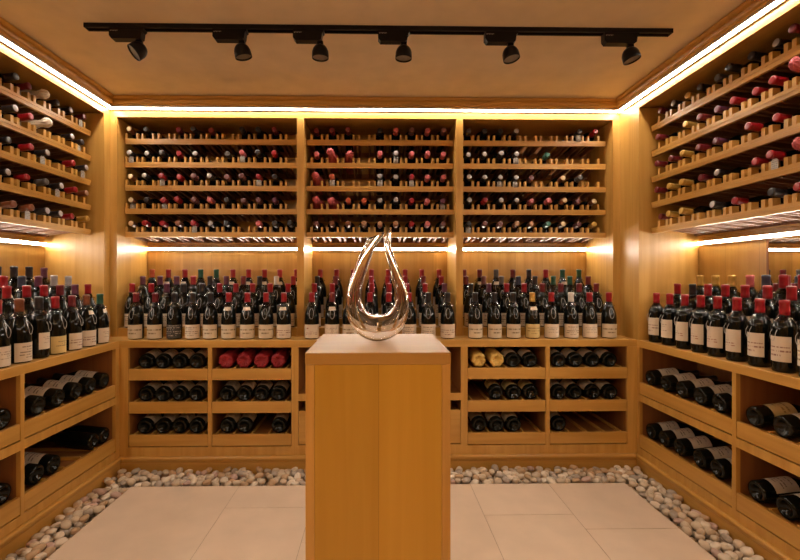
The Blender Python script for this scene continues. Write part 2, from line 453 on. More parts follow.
for lab, x0, x1 in (('left', -1.734, -.545), ('middle', -.494, .524), ('right', .575, 1.592)):
    mb = MB()
    for i, (y, z) in enumerate(STEPB):
        mb.box(x0, x1, y, WB-.003 if i == 2 else STEPB[i+1][0], CT, z)
    thing_mesh('display_steps', mb, WX, 'oak stepped riser behind the front bottles, %s bay of back counter' % lab, 'display riser', bevel=.001)
mb = MB().box(-1.855, -1.74, YEND, 2.892, CT, .85).box(-1.975, -1.855, YEND, 2.892, CT, .90).box(WL+.004, -1.975, YEND, 2.892, CT, .95)
thing_mesh('display_steps', mb, WY, 'oak stepped riser behind the front bottles on the left wall counter', 'display riser', bevel=.001)
mb = MB().box(1.755, 1.865, YEND, 2.738, CT, .85).box(1.865, WR-.008, YEND, 2.738, CT, .90)
thing_mesh('display_steps', mb, WY, 'oak stepped riser behind the front bottles on the right wall counter', 'display riser', bevel=.001)

# ------------------------------------------------------------------ lower cabinets with pull-out trays
TRAYS = []
def cabinet(label, F, sg, u0, u1, front, back, cols, trays, rails, divs, stile_mat):
    """cols: openings (ua,ub); trays: (z_bottom,z_top) of each tray front; rails: (za,zb) horizontal face rails"""
    o0 = F((u0+u1)/2, front)
    t = empty('bottle_cabinet', (o0[0], o0[1], .0), label, 'cabinet', 'oak floor cabinets with bottle trays')
    def bx(mb, ua, ub, da, db, za, zb):
        a = F(ua, da); b = F(ub, db); mb.box(a[0], b[0], a[1], b[1], za, zb)
    hx = WX if abs(F(1, 0)[0]-F(0, 0)[0]) > .5 else WY
    face = MB()
    edges = [u0] + [e for c in cols for e in c] + [u1]
    for i in range(0, len(edges), 2):
        if edges[i+1]-edges[i] > .001: bx(face, edges[i], edges[i+1], front, front+.02*sg, .075, CB)
    zb = trays[-1][0]-.006
    for (ua, ub) in cols:
        bx(face, ua, ub, front, front+.02*sg, .075, zb)
        for ra, rb in rails: bx(face, ua, ub, front, front+.02*sg, ra, rb)
    part('face_frame', face, stile_mat, t)
    inn = MB()
    for i in range(0, len(edges), 2):
        a, b = edges[i], edges[i+1]
        if i == 0: a = max(a, b-.018)
        if i == len(edges)-2: b = min(b, a+.018)
        bx(inn, a, b, front+.02*sg, back, .075, CB)
    for (ua, ub) in cols: bx(inn, ua, ub, back-.012*sg, back, .075, CB); bx(inn, ua, ub, front+.02*sg, back-.012*sg, .075, .1)
    for (ua, ub) in cols:
        for ra, rb in rails: bx(inn, ua, ub, front+.02*sg, back-.012*sg, rb-.018, rb)
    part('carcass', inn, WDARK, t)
    for ci, (ua, ub) in enumerate(cols):
        for ti, (za, zt) in enumerate(trays):
            tr = MB(); bx(tr, ua+.002, ub-.002, front+.021*sg, back-.03*sg, zt-.030, zt-.014)
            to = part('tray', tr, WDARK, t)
            fr = MB(); bx(fr, ua+.002, ub-.002, front+.001*sg, front+.020*sg, za, zt)
            part('tray_front', fr, hx, to, bevel=.0012)
            dv = MB()
            for u in divs[ci]:
                bx(dv, u-.005, u+.005, front+.021*sg, back-.035*sg, zt-.014, zt+.004)
            part('divider_strips', dv, WX if hx is WY else WY, to)
    return t
TB = [(.547, .617), (.341, .411), (.137, .207)]
def between(cs, p): return [c-p/2 for c in cs]+[cs[-1]+p/2]
BIN1 = [-1.468, -1.361, -1.256, -1.150]; BIN2 = [-.960, -.851, -.741, -.632]
BIN3 = [.647, .757, .868, .977]; BIN4 = [1.157, 1.268, 1.381, 1.493]
fb = lambda u, d: (u, d); fs = lambda u, d: (d, u)
cabinet('left oak cabinet under the back counter with six bottle trays', fb, 1, CL, -.5195, YC, WB-.003, [(-1.552, -1.06), (-1.036, -.541)], TB, [], [between(BIN1, .108), between(BIN2, .108)], WZ)
cabinet('middle oak cabinet under the back counter behind the pedestal', fb, 1, -.5195, .543, YC, WB-.003, [(-.498, .522)], [(.143, .352)], [(.415, .458)], [[-.3, -.1, .1, .3]], WZ)
cabinet('right oak cabinet under the back counter with six bottle trays', fb, 1, .543, CR, YC, WB-.003, [(.564, 1.059), (1.085, 1.58)], TB, [], [between(BIN3, .110), between(BIN4, .110)], WZ)
TS = [(.459, .530), (.125, .203)]
def sidebins(ya, yb): return [ya+.09+.13*i for i in range(6) if ya+.09+.13*i < yb-.02]
LB = [(2.025, 2.718), (1.313, 2.003), (YEND-.02, 1.291)]
for i, (a, b) in enumerate(LB):
    w = ['far', 'nearer', 'nearest'][i]
    e0 = a-.011; e1 = b+.011 if i else YC-.001
    cabinet('%s oak cabinet under the left wall counter with two bottle trays' % w, fs, -1, e0, e1, CL, WL+.003, [(a, b)], TS, [(.411, .4525)], [[a+.13*k+.02 for k in range(1, 5)]], WZ)
RB = [(2.012, 2.735), (1.30, 1.989), (YEND-.02, 1.277)]
for i, (a, b) in enumerate(RB):
    w = ['far', 'nearer', 'nearest'][i]
    e0 = a-.0115; e1 = b+.0115 if i else YC-.001
    cabinet('%s oak cabinet under the right wall counter with two bottle trays' % w, fs, 1, e0, e1, CR, WR-.003, [(a, b)], TS, [(.411, .4525)], [[a+.13*k+.02 for k in range(1, 5)]], WZ)

# plinths with an ogee strip
def plinth(name, F, u0, u1, front, sg, mat):
    prof = [(0.010, -.05), (-.004, -.05), (-.004, .034), (-.009, .038), (-.010, .046), (-.016, .052), (-.018, .060), (-.018, .068), (-.012, .0745), (0.010, .0745)]
    mb = MB(); n = len(prof)
    for u in (u0, u1):
        for d, z in prof:
            a = F(u, front+d*sg); mb.v.append((a[0], a[1], z))
    for i in range(n): mb.f.append((i, (i+1) % n, n+(i+1) % n, n+i))
    mb.f.append(tuple(range(n))); mb.f.append(tuple(range(2*n-1, n-1, -1)))
    return struct(name, mb, mat)
plinth('baseboard_back', fb, CL+.0, CR-.0, YC, 1, WX)
plinth('baseboard_left', fs, YEND-.04, YC, CL, -1, WY)
plinth('baseboard_right', fs, YEND-.04, YC, CR, 1, WY)

# ------------------------------------------------------------------ bottles
BURG = [(.002, .022), (.014, .020), (.024, .007), (.029, .0008), (.032, .000), (.0385, .002), (.0412, .008), (.0415, .060), (.0415, .130), (.0405, .148), (.037, .168), (.0305, .190), (.0235, .210), (.0175, .228), (.0148, .245), (.0140, .285)]
BORD = [(.002, .024), (.013, .022), (.022, .007), (.0265, .0008), (.029, .000), (.0355, .002), (.0380, .008), (.0382, .090), (.0382, .180), (.0372, .192), (.0325, .205), (.0240, .216), (.0172, .226), (.0150, .238), (.0140, .290)]
CAPP = dict(burg=[(.0163, .236), (.0158, .250), (.0152, .280), (.0163, .282), (.0163, .292), (.0150, .296), (.010, .297)],
            bord=[(.0163, .238), (.0158, .252), (.0152, .283), (.0163, .285), (.0163, .296), (.0150, .300), (.010, .301)])
BURG = [(r*1.12, z) for r, z in BURG]; BORD = [(r*1.11, z) for r, z in BORD]
CAPP = {k: [(r*1.13, z) for r, z in v] for k, v in CAPP.items()}
_mc = {}
def body_mesh(kind):
    if ('b', kind) not in _mc:
        p = BURG if kind == 'burg' else BORD
        _mc['b', kind] = MB().lathe(p, 24).mesh('bottle_glass', GLASS_DARK, True)
        _mc['b', kind].set_sharp_from_angle(angle=math.radians(50))
    return _mc['b', kind]
def cap_mesh(kind, c):
    if ('c', kind, c) not in _mc:
        _mc['c', kind, c] = MB().lathe(CAPP[kind], 18).mesh('capsule_foil', CAPM[c], True)
    return _mc['c', kind, c]
def patch(r, z0, z1, half, mat, rt=None, n=12, name='paper'):
    key = ('p', r, z0, z1, half, mat.name, rt)
    if key in _mc: return _mc[key]
    me = bpy.data.meshes.new(name); vs, fs, uvs = [], [], []
    rt = rt or r
    m = 1 if rt == r else 4
    for j in range(m+1):
        for i in range(n+1):
            a = -PI/2 + half*(2*i/n-1); rr = r+(rt-r)*j/m
            vs.append((rr*math.cos(a), rr*math.sin(a), z0+(z1-z0)*j/m)); uvs.append((i/n, j/m))
    for j in range(m):
        for i in range(n): fs.append((j*(n+1)+i, j*(n+1)+i+1, (j+1)*(n+1)+i+1, (j+1)*(n+1)+i))
    me.from_pydata(vs, [], fs)
    uv = me.uv_layers.new(name='UVMap')
    for l in me.loops: uv.data[l.index].uv = uvs[l.vertex_index]
    for p in me.polygons: p.use_smooth = True
    me.materials.append(mat); _mc[key] = me
    return me
def collar_mesh():
    if 'collar' not in _mc:
        mb = MB()
        mb.lathe([(.0185, .2335), (.0190, .2340), (.0350, .2130), (.0360, .2105), (.0345, .2120), (.0185, .2325)], 24, cap=False)
        _mc['collar'] = mb.mesh('collar_disc', TAGM, True)
        pts = [(.017*math.sin(a), -.0435-.004*math.cos(a)*0, .163+.033*math.cos(a)) for a in [2*PI*i/20 for i in range(20)]]
        pts = [(x*.8, -.0488 if z < .160 else -.0488+(z-.160)*.50, z) for x, y, z in pts]
        _mc['ring'] = MB().tube(pts, .0010, 6, True).mesh('collar_ring', RINGM, True)
    return _mc['collar']
def hang_mesh():
    if 'hang' not in _mc:
        me = bpy.data.meshes.new('hang_tag')
        w, h, t = .017, .036, .0012
        vs = []; 
        for y in (-.0, t):
            vs += [(-w, y, 0), (w, y, 0), (w, y, h), (w*.5, y, h+.008), (-w*.5, y, h+.008), (-w, y, h)]
        fs = [(0, 1, 2, 3, 4, 5), (11, 10, 9, 8, 7, 6)] + [(i, 6+i, 6+(i+1) % 6, (i+1) % 6) for i in range(6)]
        me.from_pydata(vs, [], fs); uv = me.uv_layers.new(name='UVMap')
        for l in me.loops:
            v = vs[l.vertex_index]; uv.data[l.index].uv = ((v[0]+w)/(2*w), v[2]/(h+.008))
        me.materials.append(LAB['tagpat']); _mc['hang'] = me
    return _mc['hang']

CAPWORD = dict(red='red-capped', darkred='dark red-capped', silver='silver-capped', cream='cream-capped', pink='pink-capped', dark='black-capped',
    dusky='dusky red-capped', gold='gold-capped', tan='tan-capped', teal='teal-capped', orange='orange-capped', purple='purple-capped',
    white='white-capped', brown='brown-capped', green='green-capped', blue='blue-black-capped', grey='grey-capped', yellow='yellow-capped')
def bottle(loc, quat, kind, cap, lab, label, group, neck=False, collar=False, hang=False, labpos=None, cat='wine bottle', scale=1):
    r = bpy.data.objects.new('wine_bottle', None); col.objects.link(r)
    r.location = loc; r.rotation_mode = 'QUATERNION'; r.rotation_quaternion = quat; r.empty_display_size = .02
    r.scale = (scale,)*3
    tag(r, label, cat, group)
    obj('glass_body', body_mesh(kind), r); obj('capsule', cap_mesh(kind, cap), r)
    if lab:
        rad = .0471 if kind == 'burg' else .0430
        z0, z1, h = labpos or ((.007, .094, 1.4) if kind == 'burg' else (.046, .150, 1.4))
        obj('paper_label', patch(rad, z0, z1, h, LAB[lab]), r)
    if neck:
        if kind == 'burg': obj('neck_label', patch(.0375, .184, .206, .7, LAB['plain'], rt=.0292), r)
        else: obj('neck_label', patch(.0432, .160, .176, .9, LAB['plain']), r)
    if collar:
        obj('collar', collar_mesh(), r); obj('tag_ring', _mc['ring'], r)
    if hang:
        h = obj('hang_tag', hang_mesh(), r)
        # the tag hangs straight down from the lying neck, whatever the bottle's spin
        q = quat.inverted(); h.rotation_mode = 'QUATERNION'
        ax = quat @ Vector((0, 0, 1))
        wm = Quaternion((0, 0, 1), math.atan2(ax.y, ax.x)+PI/2)
        h.rotation_quaternion = q @ wm
        h.location = Vector((0, 0, .272)) + q @ Vector((0, 0, -.060)) + Vector((0,0,.0))
    return r
def q_axis(d, up=None, spin=0):
    """rotation taking local Z to d; local -Y (label side) to `up` as nearly as possible"""
    d = Vector(d).normalized()
    u = Vector(up or (0, 0, 1)); u = (u - d*u.dot(d)).normalized()
    y = -u; x = y.cross(d)
    M = Matrix((x, y, d)).transposed()
    return Quaternion(d, spin) @ M.to_quaternion()

def wrap_mesh(c, var):
    key = ('w', c, var)
    if key in _mc: return _mc[key]
    prof = [(.003, .016), (.010, .014), (.018, .010), (.026, .003), (.034, 0), (.043, .003), (.0455, .012), (.045, .06), (.045, .14), (.041, .17), (.031, .20), (.022, .222), (.017, .240), (.0165, .262), (.019, .275), (.024, .288), (.022, .302), (.017, .312), (.010, .318)]
    n = 36; mb = MB(); mb.lathe(prof, n)
    out = []
    for i, (x, y, z) in enumerate(mb.v):
        a = math.atan2(y, x); r0 = math.hypot(x, y); k = .0016 if z < .2 else .0042
        d = k*math.sin(9*a+3*math.sin(z*60+var))+.004*(noise.noise(Vector((x*30, y*30, z*30+var*5))))
        if z < .013: z += .005*math.sin(11*a+var)*(r0 < .035); d += .002*math.sin(7*a)
        r = math.hypot(x, y); s = (r+d)/r
        bend = max(0, z-.25)*.25*math.sin(var*2.1)
        out.append((x*s+bend, y*s, z))
    mb.v = out
    _mc[key] = mb.mesh('tissue_wrap', WRAPM[c], True)
    return _mc[key]
def wrapped(loc, quat, c, var, label, group):
    r = obj('wrapped_bottle', wrap_mesh(c, var), None, loc); r.rotation_mode = 'QUATERNION'; r.rotation_quaternion = quat
    return tag(r, label, 'wrapped bottle', group)

CODE = dict(r='red', R='darkred', s='silver', c='cream', p='pink', d='dark', u='dusky', g='gold', t='tan', e='teal', o='orange', v='purple', w='white', b='brown', n='green', l='blue', y='grey')
HC = .043+.047                                      # bottle axis above the lip's underside
# each entry: colour code, capital letters as in CODE, '+' = hanging tag, '.' = empty slot, '*pink' = wrapped
def parse(s): return s.split()
RK1 = ["c d . R d R . d d R .", "s+ s d r s . y p+ d r .", "c s r+ r u s u u r+ d .", "c+ d r+ r u p d u u v .", "c r r b r+ s d . p d d"]
RK2 = ["R R R . d p u p u", "p *pink *pink . p s+ p p p", "*pink o+ . . s+ s r+ p p", "*pink *pink o o s s r p v+", "u b b t t t r p u"]
RK3 = ["y d d s . . . d+ r", "s s s s+ . e . . .", "s s s+ s+ u . c y .", "s r s s p p c u c", "d+ u u t t e c u g"]
RKL = ["R+ s d *white R d d", "d+ s . *white r s d r", "s+ r . s+ r d s d r", "t r s+ y r s d r s", "g r s s b+ b d r s"]
RKR = ["R s g d y d d s R *pink d", "R . g R v r r r *pink r d", "R R g R v . r r . *pink r", "R g g R s . r r+ *pink r d", "R g g . s r . d r r r"]
def lit_disc_mesh(kind, c):
    """lit end of a silver; its sides are coloured as shade"""
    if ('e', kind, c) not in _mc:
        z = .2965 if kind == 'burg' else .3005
        _mc['e', kind, c] = MB().lathe([(.0165, z-.0025), (.0170, z), (.0150, z+.0016), (.002, z+.0020)], 16).mesh('lit_end_disc', CAPM[c], True)
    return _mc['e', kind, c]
BULK = []
def do_rack(rows, slots, place, whereword, group, sidew, bulk=False):
    for ri, row in enumerate(rows):
        toks = parse(row)
        for si, tk in enumerate(toks):
            if tk == '.': continue
            loc, q = place(slots[si], ROWZ[ri]+HC, R.uniform(-.02, .02))
            where = '%s slot from %s, %s shelf from top, %s' % (ORD[si], sidew, ORD[ri], whereword)
            if tk[0] == '*':
                d = q @ Vector((0, 0, 1)); loc2 = Vector(loc) + d*.0 + Vector((0, 0, .004))
                wrapped(loc2, q, tk[1:], ri*3+si, '%s tissue-wrapped bottle, ' % tk[1:] + where, group)
                continue
            c = CODE[tk[0]]; hang = '+' in tk
            kind = 'burg' if R.random() < .6 else 'bord'
            if bulk:
                BULK.append((Vector(loc), q, kind, c, hang)); continue
            side = {'silver': 'dark', 'cream': 'brown', 'tan': 'brown'}.get(c, c)  # shade on the sides of pale capsules, put in as a darker foil
            b_ = bottle(loc, q, kind, side, R.choice(['cream', 'plain', None]), '%s bottle, ' % CAPWORD[c] + where, group, hang=hang)
            if side != c: obj('capsule_lit_top', lit_disc_mesh(kind, c), b_)
def pb(u, z, j):
    return (u, 3.312+j, z-.034), q_axis((0, -1, .125), (R.uniform(-1, 1), 0, R.uniform(-1, 1)))
def pl(u, z, j):
    return (-2.130+j, u, z-.034), q_axis((1, 0, .125), (0, R.uniform(-1, 1), R.uniform(-.2, 1)))
def pr(u, z, j):
    return (1.990+j, u, z-.034), q_axis((-1, 0, .125), (0, R.uniform(-1, 1), R.uniform(-.2, 1)))
do_rack(RK1, B1, pb, 'left back rack', 'bottles lying in the left back rack', 'left', True)
do_rack(RK2, B2, pb, 'middle back rack', 'bottles lying in the middle back rack', 'left', True)
do_rack(RK3, B3, pb, 'right back rack', 'bottles lying in the right back rack', 'left', True)
do_rack(RKL, SLL, pl, 'left wall rack', 'bottles lying in the left wall rack', 'corner')
do_rack(RKR, SLR, pr, 'right wall rack', 'bottles lying in the right wall rack', 'corner')

def bulk_mesh():
    vs, fs, mi, mats, uvs = [], [], [], [], []
    def slot(m):
        if m not in mats: mats.append(m)
        return mats.index(m)
    def add(me, M):
        b = len(vs); k = slot(me.materials[0])
        vs.extend(tuple(M @ v.co) for v in me.vertices)
        lay = me.uv_layers[0].data if me.uv_layers else None
        for p in me.polygons:
            fs.append(tuple(b+i for i in p.vertices)); mi.append(k)
            uvs.extend([tuple(lay[l].uv) if lay else (0, 0) for l in p.loop_indices])
    for loc, q, kind, c, hang in BULK:
        M = Matrix.Translation(loc) @ q.to_matrix().to_4x4()
        add(body_mesh(kind), M); add(cap_mesh(kind, {'silver': 'dark', 'cream': 'brown', 'tan': 'brown'}.get(c, c)), M)  # same darker foil for the shaded sides of pale capsules
        if c in ('silver', 'cream', 'tan'): add(lit_disc_mesh(kind, c), M)
        if hang:
            tip = M @ Vector((0, 0, .272))
            add(hang_mesh(), Matrix.Translation(tip+Vector((0, 0, -.060))))
    me = bpy.data.meshes.new('rack_bottles'); me.from_pydata(vs, [], fs)
    uv = me.uv_layers.new(name='UVMap')
    for i, u in enumerate(uvs): uv.data[i].uv = u
    for m in mats: me.materials.append(m)
    for p, k in zip(me.polygons, mi): p.material_index = k; p.use_smooth = True
    return me
o = obj('wine_bottles', bulk_mesh()); tag(o, 'many dark wine bottles lying neck-out in the three racks of the back wall', 'wine bottles', None, 'stuff')

# standing bottles ---------------------------------------------------------
def stand(x, y, z, rz, kind, c, lab, label, group, neck, labpos=None, sc_=1):
    bottle((x, y, z), Quaternion((0, 0, 1), rz+R.uniform(-.12, .12)), kind, c, lab, label, group, neck=neck, collar=True, labpos=labpos, scale=sc_)
def row(bay, rname, xs, y, z, caps, labs, kinds=None, necks=''):
    for i, x in enumerate(xs):
        c = CODE[caps[i]]; lab = {'c': 'cream', 'p': 'plain', 'b': 'band', 'g': 'gold', 'k': 'crest', 's': 'script', 'd': 'dark', 'y': 'yellow'}[labs[i]]
        kd = 'bord' if kinds and kinds[i] == 'B' else 'burg'
        stand(x+R.uniform(-.004, .004), y, z, 0, kd, c, lab,
              '%s bottle, %s from left, %s row, %s bay of back counter' % (CAPWORD[c], ORD[i], rname, bay),
              'standing bottles in the %s back bay' % bay, neck=(necks[i] == 'n') if necks else False)
f1 = [-1.548, -1.434, -1.309, -1.193, -1.074, -.958, -.841, -.722, -.608]
row('left', 'front', f1, 2.85, CT, 'RRdddrrrr', 'bbdcbbbbs', necks='.....nn.n')
row('left', 'second', [-1.672, -1.546, -1.436, -1.321, -1.199, -1.078, -.966, -.854, -.735, -.615], 3.02, .85, 'rrvddrrrrr', 'cccccccccc')
row('left', 'third', [-1.657+.1175*i for i in range(10)], 3.13, .90, 'vvvrdvRdwr', 'pppppppppp')
row('left', 'back', [-1.651+.1165*i for i in range(10)], 3.25, .95, 'orrnnrrrrr', 'cccccccccc', necks='.nn..nnnnn')
row('middle', 'front', [-.426, -.300, -.180, -.055, .069, .200, .327, .452], 2.85, CT, 'rRrrrrdd', 'kpbccccs', necks='.n......')
row('middle', 'second', [-.435, -.310, -.183, -.046, .073, .199, .326, .455], 3.02, .85, 'rrRrrrrv', 'ppcpppcc')
row('middle', 'third', [-.430, -.305, -.178, -.05, .071, .195, .324, .449], 3.13, .90, 'dRrrrrRr', 'cccccccc')
row('middle', 'back', [-.427, -.304, -.185, -.052, .073, .197, .324, .448], 3.25, .95, 'rrrrrrrr', 'pppppppp')
row('right', 'front', [.630, .754, .878, 1.006, 1.130, 1.258, 1.384, 1.508], 2.85, CT, 'dddgrwrr', 'bbbgpcpb', necks='...n....')
row('right', 'second', [.635, .763, .885, 1.011, 1.136, 1.265, 1.394, 1.512], 3.02, .85, 'dvrrRRRR', 'cccccccc')
row('right', 'third', [.628, .752, .879, 1.001, 1.127, 1.253, 1.379, 1.506], 3.13, .90, 'RuyldnnR', 'pppppppp')
row('right', 'back', [.638, .750, .875, .998, 1.123, 1.245, 1.369, 1.496], 3.25, .95, 'RRyRdrnn', 'cccccccc', necks='.nn...n.')

def siderow(side, rname, x, z, items):
    for i, (y, c, kd, lab, neck) in enumerate(items):
        rz = PI/2 if side == 'left' else -PI/2
        lp = None
        if kd == 'B' and side == 'left': lp = (.045, .125, 1.1)
        stand(x, y, z, rz+(.12 if side == 'left' else -.12), 'bord' if kd == 'B' else 'burg', CODE[c], lab,
              '%s bottle, %s from far corner, %s row, %s wall counter' % (CAPWORD[CODE[c]], ORD[i], rname, side),
              'standing bottles on the %s wall counter' % side, neck=neck, labpos=lp)
siderow('left', 'front', -1.668, CT, [(2.670, 'n', 'b', 'plain', True), (2.547, 'b', 'b', 'script', True), (2.428, 'R', 'b', 'script', False), (2.303, 'r', 'b', 'yellow', False), (2.194, 'd', 'B', 'plain', False), (2.076, 'b', 'b', 'cream', False), (1.955, 'r', 'b', 'plain', False), (1.84, 'd', 'b', 'cream', False)])
siderow('left', 'second', -1.80, .85, [(2.763, 'r', 'b', 'cream', False), (2.646, 'v', 'b', 'cream', False), (2.523, 'R', 'b', 'cream', False), (2.403, 'r', 'b', 'cream', False), (2.287, 'r', 'b', 'cream', False), (2.165, 'r', 'b', 'cream', False), (2.04, 'r', 'b', 'cream', False)])
siderow('left', 'third', -1.915, .90, [(2.755, 's', 'b', 'plain', True), (2.634, 's', 'B', 'plain', False), (2.515, 'v', 'b', 'plain', False), (2.400, 'l', 'b', 'plain', False), (2.284, 'r', 'b', 'plain', True), (2.16, 'd', 'b', 'plain', True)])
siderow('left', 'back', -2.045, .95, [(2.732, 'v', 'b', 'plain', False), (2.616, 'd', 'B', 'plain', False), (2.509, 'd', 'B', 'plain', False), (2.40, 'd', 'b', 'plain', False)])
siderow('right', 'front', 1.702, CT, [(2.660, 'r', 'B', 'script', False), (2.538, 'r', 'B', 'plain', False), (2.412, 'r', 'B', 'crest', False), (2.291, 'r', 'B', 'crest', False), (2.176, 'r', 'B', 'crest', False), (2.057, 'r', 'B', 'crest', False), (1.932, 'r', 'B', 'script', False), (1.813, 'r', 'B', 'script', False), (1.695, 'r', 'B', 'script', False)])
siderow('right', 'second', 1.81, .85, [(2.628, 'r', 'B', 'plain', False), (2.500, 'd', 'B', 'plain', False), (2.383, 'r', 'B', 'plain', False), (2.262, 'r', 'B', 'plain', False), (2.139, 'r', 'B', 'plain', False), (2.014, 'r', 'B', 'plain', False), (1.895, 'r', 'B', 'plain', False), (1.78, 'r', 'B', 'plain', False)])
siderow('right', 'back', 1.925, .90, [(2.594, 'g', 'B', 'plain', False), (2.477, 'g', 'B', 'plain', False), (2.361, 'g', 'B', 'plain', False), (2.244, 'p', 'B', 'plain', False), (2.150, 'l', 'B', 'plain', False), (2.055, 'r', 'B', 'plain', False), (1.96, 'r', 'B', 'plain', False), (1.85, 'd', 'B', 'plain', False)])

# bottles lying in the lower trays ----------------------------------------
TILT = math.radians(6)
def binb(pos, ins, zt, kind, c, lab, label, group, wrap=None, up=None, lab_pos=None):
    d = Vector(ins).normalized()*math.cos(TILT) + Vector((0, 0, math.sin(TILT)))
    r = .0468
    z = zt-.012 + r + .003
    if wrap:
        return wrapped((pos[0], pos[1], z+.004), q_axis(d, (0, 0, 1)), wrap[0], wrap[1], label, group)
    return bottle((pos[0], pos[1], z), q_axis(d, up or (R.uniform(-.15, .15)+.0, R.uniform(-.15, .15), 1)), kind, c, lab, label, group,
                  labpos=lab_pos or ((.036, .135, 1.4) if abs(ins[0]) < .5 else (.052, .155, 1.4)), scale=1.02)
def backbin(nm, xs, lev, entries):
    for i, e in enumerate(entries):
        if e == '.': continue
        w = '%s from left, %s tray, %s column under back counter' % (ORD[i], ['top', 'middle', 'bottom'][lev], nm)
        g = 'bottles lying in the trays under the back counter'
        p = (xs[i]+R.uniform(-.004, .004), YC+.030+R.uniform(0, .012))
        zt = TB[lev][1]
        if e[0] == '*':
            binb(p, (0, 1, 0), zt, 'burg', None, None, '%s tissue-wrapped bottle, ' % e[1:] + w, g, wrap=(e[1:], i+lev))
        else:
            lab = {'c': 'cream', 'p': 'plain', 'g': 'gold'}[e]
            binb(p, (0, 1, 0), zt, 'burg', 'dark', lab, '%s bottle lying, ' % {'c': 'cream-labelled', 'p': 'pale-labelled', 'g': 'gold-labelled'}[e] + w, g)
backbin('first', BIN1, 0, ['c']*4); backbin('first', BIN1, 1, ['c']*4); backbin('first', BIN1, 2, ['c']*4)
backbin('second', BIN2, 0, ['*red']*4); backbin('second', BIN2, 1, ['c']*4); backbin('second', BIN2, 2, ['c', 'c', '.', 'c'])
backbin('third', BIN3, 0, ['*yellow', '*yellow', 'p', 'p']); backbin('third', BIN3, 1, ['.', 'g', 'g', 'g']); backbin('third', BIN3, 2, ['p', 'p', 'p', '.'])
backbin('fourth', BIN4, 0, ['p']*4); backbin('fourth', BIN4, 1, ['p']*4); backbin('fourth', BIN4, 2, ['p', '.', '.', '.'])
def sidebin(side, lev, ys, labs, cab):
    for i, y in enumerate(ys):
        x = -1.632 if side == 'left' else 1.668
        ins = (-1, 0, 0) if side == 'left' else (1, 0, 0)
        lab = {'c': 'cream', 'p': 'plain', 'n': None, 'g': 'gold'}[labs[i]]
        binb((x, y), ins, TS[lev][1], 'burg', 'dark', lab,
             '%s bottle lying %s from far corner, %s tray, %s cabinet, %s wall' % ('pale-labelled' if lab else 'dark', ORD[i], ['upper', 'lower'][lev], cab, side),
             'bottles lying in the trays of the %s wall' % side, up=(0, 0, 1) if lab else (0, 0, -1))
sidebin('left', 0, [2.662, 2.537, 2.418, 2.283, 2.150], 'ccccc', 'far')
sidebin('left', 1, [2.662, 2.560, 2.250, 2.140], 'nncc', 'far')
sidebin('left', 0, [1.945, 1.82], 'cc', 'nearer'); sidebin('left', 1, [1.945, 1.82], 'cc', 'nearer')
sidebin('right', 0, [2.675, 2.531, 2.395, 2.258, 2.130], 'ccccc', 'far')
sidebin('right', 1, [2.670, 2.545, 2.415, 2.262, 2.140], 'ccccc', 'far')
sidebin('right', 0, [1.925, 1.790], 'gc', 'nearer'); sidebin('right', 1, [1.915, 1.775], 'cc', 'nearer')

# ------------------------------------------------------------------ pedestal
PX0, PX1, PY0, PY1, PZ = -.211, .212, 1.276, 1.700, .970
t = empty('pedestal', ((PX0+PX1)/2, (PY0+PY1)/2, 0), 'tall square honey oak pedestal in the middle carrying the glass decanter', 'pedestal')
part('top_slab', box(PX0, PX1, PY0, PY1, PZ-.034, PZ), WPALE, t, bevel=.0015)
part('side_board', box(PX0+.001, PX0+.026, PY0+.001, PY1-.001, 0, PZ-.0345), WZ, t, bevel=.001)
part('side_board', box(PX1-.026, PX1-.001, PY0+.001, PY1-.001, 0, PZ-.0345), WZ, t, bevel=.001)
part('front_board', box(PX0+.0265, PX1-.0265, PY0+.0015, PY0+.02, 0, PZ-.0345), WPED, t, bevel=.0008)
part('rear_board', box(PX0+.0265, PX1-.0265, PY1-.02, PY1-.0015, 0, PZ-.0345), WPED, t)

# ------------------------------------------------------------------ decanter
K = .00341
def P(px, py, r): return (Vector(((px-377.2)*K, 0, (341.6-py)*K)), r*K)
pts = [P(*a) for a in [(377.5, 235.5, 5.2), (373.5, 239.5, 5.6), (370, 246, 5.7), (366, 255, 6), (361.5, 268, 6.2), (357.3, 281, 6.6), (354.3, 295, 7.4), (354.8, 308, 8.8), (359.5, 318.5, 10.8), (367.5, 325.3, 12.6), (377.3, 327.9, 13.5), (388, 325.5, 12.6), (396.3, 318.5, 10.4), (401.6, 307, 8.0), (402, 296, 6.5), (399.6, 285, 5.5), (395.6, 273, 4.6), (391.6, 261, 4.0), (388.3, 249, 3.5), (387.6, 240, 3.0), (389.6, 232, 1.7), (391, 229, .5)]]
def catmull(P_, sub=4):
    out = []
    for i in range(len(P_)-1):
        a, b, c, d = P_[max(i-1, 0)], P_[i], P_[i+1], P_[min(i+2, len(P_)-1)]
        for s in range(sub):
            t_ = s/sub
            f = lambda w, x, y, z: .5*((2*x)+(-w+y)*t_+(2*w-5*x+4*y-z)*t_*t_+(-w+3*x-3*y+z)*t_**3)
            out.append((Vector([f(a[0][k], b[0][k], c[0][k], d[0][k]) for k in range(3)]), f(a[1], b[1], c[1], d[1])))
    out.append(P_[-1]); return out
path = catmull(pts)
mb = MB(); n = 28
for j, (p, r) in enumerate(path):
    t_ = (path[min(j+1, len(path)-1)][0]-path[max(j-1, 0)][0]).normalized()
    if j < 9:   # oblique pouring mouth, turned up to the left
        w = 1-j/9; t_ = (t_*(1-w)+Vector((.36, 0, -.93))*-1*-1*w).normalized()
    u = Vector((0, 1, 0)); v = t_.cross(u).normalized()
    ob = 1+.55*(max(0, 1-j/7))
    for i in range(n):
        a = 2*PI*i/n
        q = p + u*math.cos(a)*r + v*math.sin(a)*r*ob
        mb.v.append((q.x, q.y, max(q.z, .0008)))
